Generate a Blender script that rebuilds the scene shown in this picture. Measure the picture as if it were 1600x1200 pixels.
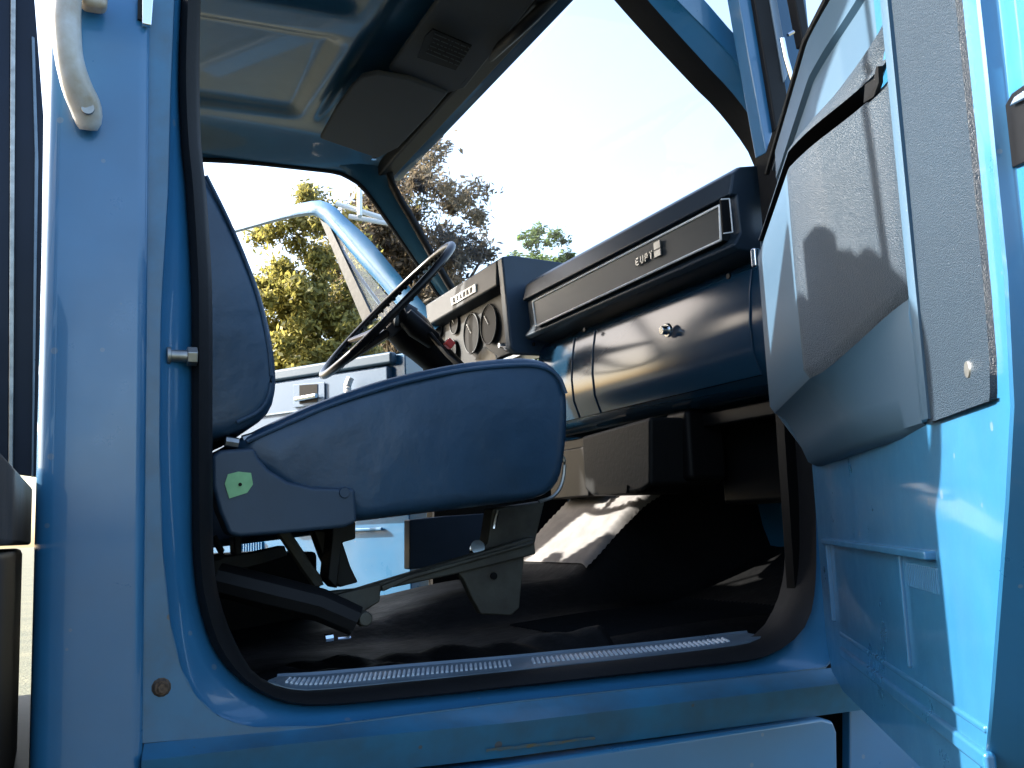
import bpy, bmesh, math, random
from mathutils import Vector, Matrix
random.seed(7)
sc = bpy.context.scene
for o in list(bpy.data.objects): bpy.data.objects.remove(o)

# ------------------------------------------------------------------ camera
# X = forward along the truck, Y = from passenger side to driver side, Z = up; eye height H
H = 1.35
F = 1575.0                       # focal length in photo pixels (1600 wide)
CAM = Vector((0.0, -1.25, H))
ax = Vector((3472, 80, F)).normalized()
ay = Vector((-720, 250, F)); ay = (ay - ax*ax.dot(ay)).normalized()
az = ax.cross(ay)
if az.y > 0: az = -az
right = Vector((ax.x, ay.x, az.x)); down = Vector((ax.y, ay.y, az.y)); fwd = Vector((ax.z, ay.z, az.z))
cd = bpy.data.cameras.new('camera'); cam = bpy.data.objects.new('camera', cd)
sc.collection.objects.link(cam); sc.camera = cam
cd.sensor_width = 36; cd.lens = 36*F/1600; cd.clip_start = 0.02; cd.clip_end = 3000
cam.matrix_world = Matrix.Translation(CAM) @ Matrix((right, -down, -fwd)).transposed().to_4x4()

# ------------------------------------------------------------------ light
SUN_EL = math.radians(28.8)
SUN_AZ = Vector((-0.76, 0.65)).normalized()
sdir = Vector((SUN_AZ.x*math.cos(SUN_EL), SUN_AZ.y*math.cos(SUN_EL), math.sin(SUN_EL)))
w = bpy.data.worlds.new('World'); sc.world = w; w.use_nodes = True
nt = w.node_tree
sky = nt.nodes.new('ShaderNodeTexSky'); sky.sky_type = 'NISHITA'; sky.sun_disc = False
sky.sun_elevation = SUN_EL; sky.sun_rotation = math.atan2(SUN_AZ.x, SUN_AZ.y)
sky.air_density = 1.0; sky.dust_density = 3.0; sky.ozone_density = 1.0
bg = nt.nodes['Background']; nt.links.new(sky.outputs[0], bg.inputs[0]); bg.inputs[1].default_value = 0.15
sl = bpy.data.lights.new('sun', 'SUN'); sl.energy = 5.0; sl.angle = math.radians(0.53); sl.color = (1, .95, .86)
so = bpy.data.objects.new('sun', sl); sc.collection.objects.link(so)
so.rotation_mode = 'QUATERNION'; so.rotation_quaternion = sdir.to_track_quat('Z', 'Y'); so.location = (-10, 8, 12)
vs = sc.view_settings; vs.view_transform = 'Standard'; vs.look = 'None'; vs.exposure = 2.1; vs.gamma = 1; vs.use_curve_mapping = False

# ------------------------------------------------------------------ helpers
def ray(px, py): return right*((px-800)/F) + down*((py-600)/F) + fwd
def PL(px, py, n, d):
    r = ray(px, py); return CAM + r*((d - n.dot(CAM))/n.dot(r))
def PY(px, py, y): return PL(px, py, Vector((0, 1, 0)), y)
def PX(px, py, x): return PL(px, py, Vector((1, 0, 0)), x)
def PZ(px, py, z): return PL(px, py, Vector((0, 0, 1)), z+H)
def W(x, y, z): return Vector((x, y, z+H))
def cr(pts, n, closed=False):
    """Catmull-Rom through pts, resampled to n points of equal spacing"""
    pts = [Vector(p) for p in pts]; N = len(pts); fine = []
    segs = N if closed else N-1
    for i in range(segs):
        if closed: p0, p1, p2, p3 = pts[i-1], pts[i], pts[(i+1) % N], pts[(i+2) % N]
        else:
            p1, p2 = pts[i], pts[i+1]
            p0 = pts[i-1] if i > 0 else p1*2-p2
            p3 = pts[i+2] if i+2 < N else p2*2-p1
        for k in range(16):
            t = k/16
            fine.append(.5*((2*p1)+(p2-p0)*t+(2*p0-5*p1+4*p2-p3)*t*t+(3*p1-p0-3*p2+p3)*t**3))
    fine.append(pts[0].copy() if closed else pts[-1].copy())
    L = [0]
    for a, b in zip(fine, fine[1:]): L.append(L[-1]+(b-a).length)
    out = []; j = 0; m = n if closed else n-1
    for i in range(n):
        t = L[-1]*i/m
        while j < len(L)-2 and L[j+1] < t: j += 1
        f = (t-L[j])/max(1e-9, L[j+1]-L[j]); out.append(fine[j].lerp(fine[j+1], min(1, f)))
    return out
def lin(pts, n):
    pts = [Vector(p) for p in pts]; L = [0]
    for a, b in zip(pts, pts[1:]): L.append(L[-1]+(b-a).length)
    out = []; j = 0
    for i in range(n):
        t = L[-1]*i/(n-1)
        while j < len(L)-2 and L[j+1] < t: j += 1
        out.append(pts[j].lerp(pts[j+1], min(1, (t-L[j])/max(1e-9, L[j+1]-L[j]))))
    return out
ORG = {}
class MB:
    def __init__(s): s.v = []; s.f = []
    def add(s, vs, fs):
        b = len(s.v); s.v += [Vector(p) for p in vs]; s.f += [tuple(b+i for i in f) for f in fs]; return s
    def loft(s, rings, closed=True, caps=True):
        n = len(rings[0]); vs = [p for r in rings for p in r]; fs = []
        for i in range(len(rings)-1):
            for j in range(n if closed else n-1):
                k = (j+1) % n; fs.append((i*n+j, i*n+k, (i+1)*n+k, (i+1)*n+j))
        if caps and closed: fs.append(tuple(range(n))); fs.append(tuple((len(rings)-1)*n+j for j in range(n)))
        return s.add(vs, fs)
    def prism(s, pts, vec):
        vec = Vector(vec); return s.loft([[Vector(p) for p in pts], [Vector(p)+vec for p in pts]])
    def box(s, c, size, rot=None):
        c = Vector(c); h = [x/2 for x in size]; vs = []
        for sx in (-1, 1):
            for sy in (-1, 1):
                for sz in (-1, 1):
                    p = Vector((sx*h[0], sy*h[1], sz*h[2]))
                    if rot: p = rot @ p
                    vs.append(c+p)
        return s.add(vs, [(0, 1, 3, 2), (4, 6, 7, 5), (0, 4, 5, 1), (2, 3, 7, 6), (0, 2, 6, 4), (1, 5, 7, 3)])
    def tube(s, path, r, seg=10, closed=False, up=Vector((0, 0, 1)), flat=1.0):
        path = [Vector(p) for p in path]; n = len(path); rings = []
        for i, p in enumerate(path):
            if closed: t = path[(i+1) % n]-path[i-1]
            else: t = path[min(n-1, i+1)]-path[max(0, i-1)]
            t.normalize(); a = t.cross(up)
            if a.length < 1e-3: a = t.cross(Vector((0, 1, 0)))
            a.normalize(); b = a.cross(t)
            rr = r[i] if isinstance(r, (list, tuple)) else r
            rings.append([p+a*math.cos(2*math.pi*k/seg)*rr+b*math.sin(2*math.pi*k/seg)*rr*flat for k in range(seg)])
        if closed: rings.append(rings[0]); return s.loft(rings, caps=False)
        return s.loft(rings)
    def disc(s, c, axis, r, h, seg=24, r2=None):
        axis = Vector(axis).normalized(); a = axis.orthogonal().normalized(); b = axis.cross(a); r2 = r if r2 is None else r2
        c = Vector(c)
        return s.loft([[c+(a*math.cos(t)+b*math.sin(t))*r for t in [2*math.pi*k/seg for k in range(seg)]],
                       [c+axis*h+(a*math.cos(t)+b*math.sin(t))*r2 for t in [2*math.pi*k/seg for k in range(seg)]]])
    def build(s, name, mat, parent=None, ang=35, bevel=0, seg=2, sub=0, weld=False, solid=0):
        bb = [Vector((min(v[i] for v in s.v), 0, 0)).x for i in range(3)], [max(v[i] for v in s.v) for i in range(3)]
        c = Vector([(bb[0][i]+bb[1][i])/2 for i in range(3)])
        bm = bmesh.new(); vv = [bm.verts.new(v-c) for v in s.v]
        for f in s.f:
            try: bm.faces.new([vv[i] for i in f])
            except ValueError: pass
        if weld: bmesh.ops.remove_doubles(bm, verts=bm.verts, dist=1e-4)
        bmesh.ops.recalc_face_normals(bm, faces=bm.faces)
        me = bpy.data.meshes.new(name); bm.to_mesh(me); bm.free()
        me.materials.append(mat); me.shade_smooth(); me.set_sharp_from_angle(angle=math.radians(ang))
        o = bpy.data.objects.new(name, me); sc.collection.objects.link(o)
        if solid:
            m = o.modifiers.new('s', 'SOLIDIFY'); m.thickness = solid; m.offset = -1
        if bevel:
            m = o.modifiers.new('b', 'BEVEL'); m.width = bevel; m.segments = seg; m.limit_method = 'ANGLE'; m.angle_limit = math.radians(30); m.harden_normals = True
        if sub:
            m = o.modifiers.new('u', 'SUBSURF'); m.levels = sub; m.render_levels = sub
        ORG[o.name] = c
        if parent: o.parent = parent; o.location = c - ORG[parent.name]
        else: o.location = c
        return o
def empty(name, loc, label, cat, group=None):
    o = bpy.data.objects.new(name, None); sc.collection.objects.link(o); o.location = loc; ORG[o.name] = Vector(loc)
    o.empty_display_size = .2; o['label'] = label; o['category'] = cat
    if group: o['group'] = group
    return o

# ------------------------------------------------------------------ materials
def mat(name, col, rough=.5, metal=0, coat=0, spec=.5, bump=0, bscale=60, bstretch=None, var=0, vscale=6, col2=None, rotz=0, coat_r=.05, detail=4, rvar=0, bdist=.002, chips=None):
    m = bpy.data.materials.new(name); m.use_nodes = True; n = m.node_tree.nodes; l = m.node_tree.links; b = n['Principled BSDF']
    b.inputs['Base Color'].default_value = (*col, 1); b.inputs['Roughness'].default_value = rough; b.inputs['Metallic'].default_value = metal
    b.inputs['Specular IOR Level'].default_value = spec
    b.inputs['Coat Weight'].default_value = coat; b.inputs['Coat Roughness'].default_value = coat_r
    tc = n.new('ShaderNodeTexCoord'); mp = n.new('ShaderNodeMapping'); geo = n.new('ShaderNodeNewGeometry')
    l.new(geo.outputs['Position'], mp.inputs[0]); mp.inputs['Rotation'].default_value = (0, 0, rotz)
    if var or col2:
        no = n.new('ShaderNodeTexNoise'); no.inputs['Scale'].default_value = vscale; no.inputs['Detail'].default_value = 6; no.inputs['Roughness'].default_value = .6
        l.new(mp.outputs[0], no.inputs[0])
        r = n.new('ShaderNodeValToRGB'); r.color_ramp.elements[0].position = .35; r.color_ramp.elements[1].position = .68
        c2 = col2 or tuple(c*(1-var) for c in col); r.color_ramp.elements[0].color = (*c2, 1); r.color_ramp.elements[1].color = (*col, 1)
        l.new(no.outputs[0], r.inputs[0]); l.new(r.outputs[0], b.inputs['Base Color'])
    if chips:
        src = b.inputs['Base Color'].links[0].from_socket if b.inputs['Base Color'].links else None
        vo = n.new('ShaderNodeTexVoronoi'); vo.inputs['Scale'].default_value = chips[1]; vo.inputs['Randomness'].default_value = 1
        l.new(mp.outputs[0], vo.inputs[0])
        sep = n.new('ShaderNodeSeparateColor'); l.new(vo.outputs['Color'], sep.inputs[0])
        sz = n.new('ShaderNodeMath'); sz.operation = 'MULTIPLY_ADD'; sz.inputs[1].default_value = .34; sz.inputs[2].default_value = -.17; l.new(sep.outputs[0], sz.inputs[0])
        lt_ = n.new('ShaderNodeMath'); lt_.operation = 'LESS_THAN'; l.new(vo.outputs['Distance'], lt_.inputs[0]); l.new(sz.outputs[0], lt_.inputs[1])
        fd = n.new('ShaderNodeMath'); fd.operation = 'MULTIPLY'; fd.inputs[1].default_value = chips[2]; l.new(lt_.outputs[0], fd.inputs[0])
        mxc = n.new('ShaderNodeMix'); mxc.data_type = 'RGBA'; l.new(fd.outputs[0], mxc.inputs[0])
        if src: l.new(src, mxc.inputs[6])
        else: mxc.inputs[6].default_value = (*col, 1)
        mxc.inputs[7].default_value = (*chips[0], 1); l.new(mxc.outputs[2], b.inputs['Base Color'])
    if rvar:
        no = n.new('ShaderNodeTexNoise'); no.inputs['Scale'].default_value = 9; no.inputs['Detail'].default_value = 8; no.inputs['Roughness'].default_value = .7
        l.new(mp.outputs[0], no.inputs[0]); mr = n.new('ShaderNodeMapRange'); mr.inputs[1].default_value = .3; mr.inputs[2].default_value = .75
        mr.inputs[3].default_value = max(.02, rough-rvar); mr.inputs[4].default_value = rough+rvar
        l.new(no.outputs[0], mr.inputs[0]); l.new(mr.outputs[0], b.inputs['Roughness'])
    if bump:
        mp2 = n.new('ShaderNodeMapping'); l.new(mp.outputs[0], mp2.inputs[0])
        if bstretch: mp2.inputs['Scale'].default_value = bstretch
        no = n.new('ShaderNodeTexNoise'); no.inputs['Scale'].default_value = bscale; no.inputs['Detail'].default_value = detail
        l.new(mp2.outputs[0], no.inputs[0]); bp = n.new('ShaderNodeBump'); bp.inputs['Strength'].default_value = bump; bp.inputs['Distance'].default_value = bdist
        l.new(no.outputs[0], bp.inputs['Height']); l.new(bp.outputs[0], b.inputs['Normal'])
    return m
DOORROT = math.radians(-57)   # turns world axes so that the passenger door runs along one of them
M = {}
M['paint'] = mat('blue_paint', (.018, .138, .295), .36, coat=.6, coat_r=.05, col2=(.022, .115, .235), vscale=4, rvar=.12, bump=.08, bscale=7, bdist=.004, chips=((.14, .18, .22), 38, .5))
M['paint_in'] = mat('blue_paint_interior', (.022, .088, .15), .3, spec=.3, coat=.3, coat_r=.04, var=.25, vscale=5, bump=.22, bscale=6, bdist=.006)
M['paint_old'] = mat('blue_paint_worn', (.02, .135, .26), .4, coat=.3, coat_r=.15, col2=(.03, .095, .16), vscale=11, rvar=.14, bump=.08, bscale=9, bdist=.004, chips=((.10, .07, .05), 30, .7))
M['glove'] = mat('glossy_lower_dash', (.006, .026, .052), .14, spec=.32, bump=.05, bscale=9, bdist=.003)
M['vinyl'] = mat('navy_vinyl', (.021, .058, .11), .40, spec=.5, bump=.5, bscale=7, var=.3, vscale=6, bdist=.02, detail=10)
M['vinyl2'] = mat('navy_plastic', (.019, .043, .078), .5, bump=.1, bscale=300, var=.2, vscale=10, bdist=.001)
M['dash'] = mat('dash_pad_vinyl', (.014, .027, .043), .42, spec=.35, bump=.15, bscale=380, var=.12, bdist=.001)
M['pod'] = mat('pod_vinyl', (.0055, .0085, .0125), .5, spec=.2, bump=.1, bscale=380, bdist=.001)
M['trimgrey'] = mat('dash_trim_grey', (.019, .025, .029), .5, spec=.3, bump=.1, bscale=500, bdist=.0006)
M['chrome'] = mat('chrome', (.75, .77, .8), .15, metal=1)
M['ribs'] = mat('bright_rib_aluminium', (.62, .70, .78), .3, metal=.2)
M['steel'] = mat('dull_steel', (.42, .42, .40), .42, metal=1, var=.4, vscale=30)
M['alu'] = mat('ribbed_aluminium', (.16, .22, .28), .35, metal=.3, var=.25, vscale=18, rvar=.1)
M['rubber'] = mat('black_rubber', (.006, .006, .007), .6, spec=.25, bump=.15, bscale=120, var=.3, vscale=14)
M['mat'] = mat('floor_mat_rubber', (.0035, .0037, .0042), .6, spec=.1, bump=.5, bscale=60, var=.35, vscale=8, rvar=.12, bdist=.003)
M['hump'] = mat('sunlit_hump_patch', (.21, .2, .195), .7, spec=.2, var=.3, vscale=20)  # pale colour carries the sunlight on the hump
M['black'] = mat('black_plastic', (.004, .004, .0045), .45, spec=.1)
M['blackgloss'] = mat('black_gloss', (.006, .006, .007), .3, spec=.22)
M['greybox'] = mat('heater_box_grey', (.008, .0085, .009), .55, spec=.12, bump=.2, bscale=150, var=.2, vscale=12)
M['olive'] = mat('olive_frame_steel', (.055, .056, .045), .55, col2=(.03, .026, .02), vscale=25, bump=.2, bscale=70)
M['visor'] = mat('visor_fabric', (.07, .07, .07), .8, spec=.2, bump=.3, bscale=500, bdist=.0008)
M['tan'] = mat('aged_handle_cream', (.48, .50, .50), .38, col2=(.27, .20, .11), vscale=13, coat=.2)
M['white'] = mat('white_enamel', (.8, .8, .78), .35)
M['green'] = mat('green_tape', (.26, .52, .25), .7, var=.15, vscale=60)
M['red'] = mat('red_plastic', (.55, .03, .02), .35)
M['stain'] = mat('olive_rust_stain', (.10, .085, .045), .8, col2=(.03, .09, .14), vscale=90)
M['rust'] = mat('rusty_bolt', (.16, .10, .06), .8, col2=(.05, .03, .02), vscale=200, bump=.5, bscale=300)
M['bezel'] = mat('grey_bezel', (.03, .034, .039), .5, spec=.15, var=.1, vscale=20)
M['dial'] = mat('black_dial', (.003, .0033, .004), .5, spec=.05)
M['wood'] = mat('dark_bed_timber', (.07, .05, .038), .75, col2=(.035, .026, .02), vscale=15, bump=.5, bscale=30, bstretch=(1, 12, 12))
M['navy'] = mat('navy_bed_paint', (.004, .011, .028), .4, spec=.25, var=.2)
M['chassis'] = mat('chassis_black', (.01, .01, .01), .6, bump=.3, bscale=40, var=.4)
M['grain'] = mat('grained_door_vinyl', (.013, .028, .046), .40, spec=.5, bump=1.0, bscale=1300, bstretch=(.3, 1, 1), rotz=DOORROT, var=.12, vscale=9, bdist=.0016, detail=2)
M['smoothtrim'] = mat('smooth_door_vinyl', (.032, .076, .125), .45, spec=.5, bump=.06, bscale=400, rotz=DOORROT, bdist=.0008)
M['drvtrim'] = mat('driver_door_vinyl', (.055, .115, .20), .5, bump=.1, bscale=300, bdist=.0008)
M['bark'] = mat('bark', (.07, .05, .035), .9, bump=.8, bscale=20, bdist=.02)
def glass(name, tint=(.95, .98, 1)):
    m = bpy.data.materials.new(name); m.use_nodes = True; n = m.node_tree.nodes; l = m.node_tree.links
    n.remove(n['Principled BSDF']); out = n['Material Output']
    t = n.new('ShaderNodeBsdfTransparent'); t.inputs[0].default_value = (*tint, 1)
    g = n.new('ShaderNodeBsdfGlossy'); g.inputs['Roughness'].default_value = .02
    lw = n.new('ShaderNodeLayerWeight'); pw = n.new('ShaderNodeMath'); pw.operation = 'POWER'; pw.inputs[1].default_value = 5
    ma = n.new('ShaderNodeMath'); ma.operation = 'MULTIPLY_ADD'; ma.inputs[1].default_value = .9; ma.inputs[2].default_value = .045; mx = n.new('ShaderNodeMixShader')
    l.new(lw.outputs['Facing'], pw.inputs[0]); l.new(pw.outputs[0], ma.inputs[0]); l.new(ma.outputs[0], mx.inputs[0]); l.new(t.outputs[0], mx.inputs[1]); l.new(g.outputs[0], mx.inputs[2]); l.new(mx.outputs[0], out.inputs[0]); return m
M['glass'] = glass('window_glass')
def leafmat(name, a, b):
    m = bpy.data.materials.new(name); m.use_nodes = True; n = m.node_tree.nodes; l = m.node_tree.links; p = n['Principled BSDF']
    g = n.new('ShaderNodeNewGeometry'); r = n.new('ShaderNodeValToRGB')
    r.color_ramp.elements[0].color = (*a, 1); r.color_ramp.elements[1].color = (*b, 1)
    l.new(g.outputs['Random Per Island'], r.inputs[0]); l.new(r.outputs[0], p.inputs['Base Color'])
    p.inputs['Roughness'].default_value = .55
    t = n.new('ShaderNodeBsdfTranslucent'); l.new(r.outputs[0], t.inputs[0]); mx = n.new('ShaderNodeMixShader'); mx.inputs[0].default_value = .4
    l.new(p.outputs[0], mx.inputs[1]); l.new(t.outputs[0], mx.inputs[2]); l.new(mx.outputs[0], n['Material Output'].inputs[0]); return m
M['leaf_yellow'] = leafmat('autumn_yellow_leaf', (.11, .115, .03), (.40, .34, .09))
M['leaf_purple'] = leafmat('purple_brown_leaf', (.065, .055, .038), (.21, .16, .10))
M['leaf_olive'] = leafmat('olive_leaf', (.05, .05, .02), (.20, .16, .05))
M['leaf_green'] = leafmat('green_leaf', (.05, .09, .02), (.17, .24, .06))

# ------------------------------------------------------------------ ground
def structure(name, mb, m, **k):
    o = mb.build(name, m, **k); o['kind'] = 'structure'; return o
gm = mat('dry_lawn', (.10, .098, .055), .9, col2=(.055, .062, .036), vscale=1.2, bump=.8, bscale=25, bdist=.03)
g = MB(); g.add([(-600, -600, 0), (600, -600, 0), (600, 600, 0), (-600, 600, 0)], [(0, 1, 2, 3)])
structure('ground', g, gm)

# ================================================================== TRUCK
T = empty('truck', (0.6, .8, 0), 'blue medium-duty truck cab seen through its wide open passenger door', 'truck')
def part(name, mb, m, parent=T, label=None, **k):
    o = mb.build(name, m, parent, **k)
    if label: o['label'] = label
    return o

# ---- near-side outer skin with rounded rear corner
prof = [(-.008, .45), (-.008, .06), (-.012, .035), (-.017, .02), (-.015, .010), (-.008, .003), (.002, 0), (.03, 0), (.085, 0), (.093, .0015), (.0985, .006), (.0995, .014), (.0995, .05)]
m = MB(); rings = []
ZQ = .706  # pillar stops here, above the view, so sun reaches the door panel
for z, bow in [(-.75, 0), (-.5, 0), (-.2, -.002), (.1, -.003), (.4, -.001), (.6, .003), (ZQ, .004)]:
    rings.append([W(x, y+bow, z) for x, y in prof])
m.loft(rings, closed=False, caps=False)
part('rear_pillar', m, M['paint'], solid=.004, ang=50)
m = MB(); m.prism([W(-.008, .02, ZQ-.012), W(.0985, .02, ZQ-.012), W(.0985, .06, ZQ-.012), W(-.008, .06, ZQ-.012)], (0, 0, .011)); part('sun_gap_sill', m, M['paint'])  # sill of an added, unseen window that lets sun onto the door
for x, y in ((-.004, .05),):
    m = MB(); m.tube([W(x, y, ZQ-.02), W(x+.004, y+.01, .85), W(x+.01, y+.03, 1.06)], .007, 10); part('sun_gap_post', m, M['paint'])  # added post in the gap left for the sun
m = MB(); m.prism([W(0, .05, ZQ-.015), W(.122, .055, ZQ-.015), W(.132, .082, 1.05), W(.006, .08, 1.05)], (0, .004, 0)); part('sun_gap_pane', m, M['glass'])  # added pane, unseen; fills the gap opened for the sun

# ---- curves round the door opening, as seen and at their real depth
NS = 120
seal_out = [(285, -5), (284, 0), (280, 125), (284, 225), (291, 300), (298, 420), (300, 500), (300, 700), (301, 840), (305, 905), (314, 956), (336, 1018), (379, 1066), (437, 1096), (506, 1102), (644, 1090), (800, 1073.6), (1006, 1051), (1130, 1038), (1185, 1029), (1222, 1010), (1249, 985), (1262, 945), (1266, 860), (1262, 700), (1240, 450), (1222, 250), (1190, -60)]
seal_in = [(312, -5), (312, 0), (310, 125), (312, 225), (320, 300), (328, 420), (330, 500), (330, 700), (331, 836), (334, 898), (345, 949), (362, 995), (390, 1045), (425, 1069), (460, 1078), (506, 1078), (644, 1065), (800, 1049), (1006, 1027), (1130, 1012), (1176, 1004), (1208, 985), (1231, 945), (1243, 900), (1246, 830), (1240, 700), (1218, 450), (1200, 250), (1168, -60)]
crease = [(273, -16), (272, 0), (266, 150), (262, 300), (255, 420), (251, 500), (249, 700), (254, 860), (266, 973), (283, 1044), (306, 1087), (340, 1118), (397, 1136), (500, 1134), (650, 1115), (800, 1096), (1006, 1074), (1130, 1061), (1200, 1053), (1290, 1042), (1320, 1000), (1330, 900), (1325, 700), (1300, 450), (1280, 250), (1250, -60)]
def curve_y(pts, y, n=NS): return [PY(p.x, p.y, y) for p in cr([(a, b, 0) for a, b in pts], n)]
so3, si3, cr3 = curve_y(seal_out, .045), curve_y(seal_in, .075), curve_y(crease, .016)
mid = [a.lerp(b, .5)+Vector((0, -.004, 0)) for a, b in zip(so3, cr3)]
m = MB(); m.loft([cr3, [a.lerp(b, .12)+Vector((0, .004, 0)) for a, b in zip(cr3, so3)], [a.lerp(b, .55)+Vector((0, .004, 0)) for a, b in zip(cr3, so3)], [v+Vector((0, .004, 0)) for v in so3], [v+Vector((0, .06, 0)) for v in so3]], closed=False, caps=False)
part('door_jamb', m, M['paint'], ang=60)
# flat jamb face between the outer skin edge and the crease, continuing as the rocker flange
left = [(235, -16), (234, 0), (231, 150), (228, 300), (226, 420), (225, 500), (222, 700), (219, 860), (217, 973), (216, 1044), (215, 1087), (214, 1130), (215, 1162), (320, 1153), (500, 1136.5), (650, 1117.5), (800, 1098.5), (1006, 1076.5), (1130, 1063.5), (1200, 1055.5), (1290, 1044.5), (1323, 1000), (1333, 900), (1328, 700), (1303, 450), (1283, 250), (1253, -60)]
ncor = 11
lf = [PY(a, b, .0165) for a, b in left]
c2 = [PY(p[0], p[1], .0165) for p in crease]
# pair the two curves point by point (same index order)
c2 = c2[:12]+[PY(360, 1127, .0165)]+c2[12:]
m = MB(); m.loft([lf, c2], closed=False, caps=False)
part('jamb_face', m, M['paint_old'], ang=60)
# rocker: flares out to an edge line, then drops
NB = 40
r0 = [PY(p.x, p.y, .0165) for p in lin([(225, 1162, 0), (320, 1153, 0), (500, 1136.5, 0), (800, 1098.5, 0), (1290, 1044.5, 0), (1420, 1030, 0)], NB)]
r1 = [PY(p.x, p.y, -.012) for p in lin([(221, 1189, 0), (450, 1163, 0), (800, 1129, 0), (1290, 1071, 0), (1420, 1056, 0)], NB)]
r1b = [v+Vector((0, .001, -.004)) for v in r1]
r2 = [v+Vector((0, .010, -.03)) for v in r1]
r3 = [v+Vector((0, .016, -.046)) for v in r1]
r4 = [v+Vector((0, .05, -.048)) for v in r1]
m = MB(); m.loft([r0, [a.lerp(b, .5)+Vector((0, .002, -.001)) for a, b in zip(r0, r1)], r1, r1b, r2, r3, r4], closed=False, caps=False)
part('rocker_panel', m, M['paint_old'], ang=40)
m = MB(); rs = [PY(p.x, p.y, -.0045) for p in lin([(760, 1173, 0), (930, 1153, 0)], 24)]; rnd = random.Random(5)
m.loft([[v+Vector((0, 0, .001+.0015*rnd.random())) for v in rs], [v+Vector((0, .0008, -.001-.002*rnd.random())) for v in rs]], closed=False, caps=False); part('rust_streak', m, M['stain'])
# lower step box below the rocker
pt = [PY(222, 1268, -.014), PY(800, 1194, -.014), PY(1285, 1122, -.014), PY(1303, 1127, -.014), PY(1309, 1145, -.014), PY(1312, 1340, -.014), PY(222, 1340, -.014)]
m = MB(); m.prism(pt, (0, .2, 0)); part('step_panel', m, M['paint'], bevel=.006, seg=3)
m = MB(); m.prism([PY(1328, 1060, .075), W(1.25, .075, PY(1321, 1090, .03).z-H+.04), W(1.25, .075, .5), W(2.1, .075, .45), W(2.1, .075, -.7), PY(1328, 1400, .075)], (0, .02, 0)); part('cowl_side', m, M['paint'], bevel=.004)

# ---- rubber seal round the opening
def shift(c, dy): return [v+Vector((0, dy, 0)) for v in c]
mid1 = [a.lerp(b, .25) for a, b in zip(so3, si3)]; mid2 = [a.lerp(b, .7) for a, b in zip(so3, si3)]
m = MB(); m.loft([shift(so3, .006), shift(so3, -.004), shift(mid1, -.022), shift(mid2, -.024), shift(si3, -.012), shift(si3, .004), shift(si3, .03)], closed=False, caps=False)
part('door_seal', m, M['rubber'], ang=70)

# ---- sill plate with ribs
n = 60
near = [PY(p.x, p.y, .078) for p in cr([(418, 1065, 0), (460, 1076, 0), (506, 1076, 0), (644, 1063, 0), (800, 1047, 0), (1006, 1025, 0), (1130, 1010, 0), (1194, 996, 0)], n)]
far = [PY(p.x, p.y, .165) for p in cr([(436, 1058, 0), (450, 1056, 0), (520, 1050, 0), (644, 1039, 0), (800, 1026, 0), (1006, 1006, 0), (1130, 992, 0), (1163, 989, 0)], n)]
m = MB(); m.loft([[v+Vector((0, 0, -.02)) for v in near], near, [a.lerp(b, .08)+Vector((0, 0, .0015)) for a, b in zip(near, far)], [a.lerp(b, .9)+Vector((0, 0, .0015)) for a, b in zip(near, far)], far, [v+Vector((0, .004, -.02)) for v in far]], closed=False, caps=False)
sill = part('sill_plate', m, M['alu'], ang=40)
m = MB()
for k in range(92):
    t = .035+.90*k/91
    if .49 < t < .535: continue
    i = min(n-2, int(t*(n-1))); f = t*(n-1)-i
    a = near[i].lerp(near[i+1], f); b = far[i].lerp(far[i+1], f)
    u = (near[i+1]-near[i]).normalized()*.0022
    for lo, hi in ((.2, .55),):
        p, q = a.lerp(b, lo)+Vector((0, 0, .0015)), a.lerp(b, hi)+Vector((0, 0, .0015)); h = Vector((0, -.0005, .0028))
        m.add([p-u, p+u, q+u, q-u, p-u*.5+h, p+u*.5+h, q+u*.5+h, q-u*.5+h], [(0, 1, 5, 4), (1, 2, 6, 5), (2, 3, 7, 6), (3, 0, 4, 7), (4, 5, 6, 7)])
rib = part('tread_ribs', m, M['ribs'], sill); rib['kind'] = 'stuff'
m = MB(); m.loft([[a.lerp(b, .82)+Vector((0, 0, .0016)) for a, b in zip(near, far)], [a.lerp(b, .86)+Vector((0, 0, .005)) for a, b in zip(near, far)], [a.lerp(b, .9)+Vector((0, 0, .0016)) for a, b in zip(near, far)]], closed=False, caps=False)
part('raised_bead', m, M['alu'], sill, ang=80)

# ---- striker bolt, rusty bumper bolt, grab handle, gutter end
p = PY(268, 556, .03); m = MB(); m.disc(p+Vector((-.004, 0, 0)), (1, 0, 0), .0075, .026); m.disc(p+Vector((.018, 0, 0)), (1, 0, 0), .012, .012, 6); m.disc(p+Vector((-.006, 0, 0)), (1, 0, 0), .011, .005)
part('striker_bolt', m, M['steel'], bevel=.001)
p = PY(252, 1074, .0165); m = MB(); m.disc(p, (0, -1, 0), .011, .006, 12, .008); m.disc(p+Vector((.001, -.006, 0)), (0, -1, 0), .006, .004, 6)
part('bumper_bolt', m, M['rust'])
path = cr([PY(116, -26, -.006), PY(108, -22, -.028), PY(104, 2, -.046), PY(103, 35, -.05), PY(108, 90, -.046), PY(120, 135, -.034), PY(134, 168, -.020), PY(138, 190, -.012), PY(138, 203, -.008)], 30)
rad = [.0165]*12+[.0165-.0002*i for i in range(6)]+[.0155, .0158, .016, .0165, .017, .0175, .018, .018, .0175, .0165, .0145, .010]
m = MB(); m.tube(path, rad, 14, up=Vector((0, 1, 0)))
gh = part('grab_handle', m, M['tan'], label='aged cream grab handle with a screw at its foot', ang=80)
m = MB(); p = PY(137, 170, -.034); m.disc(p, (0, -1, 0), .0075, .003, 20, .007)
part('screw', m, M['steel'], gh)
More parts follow.
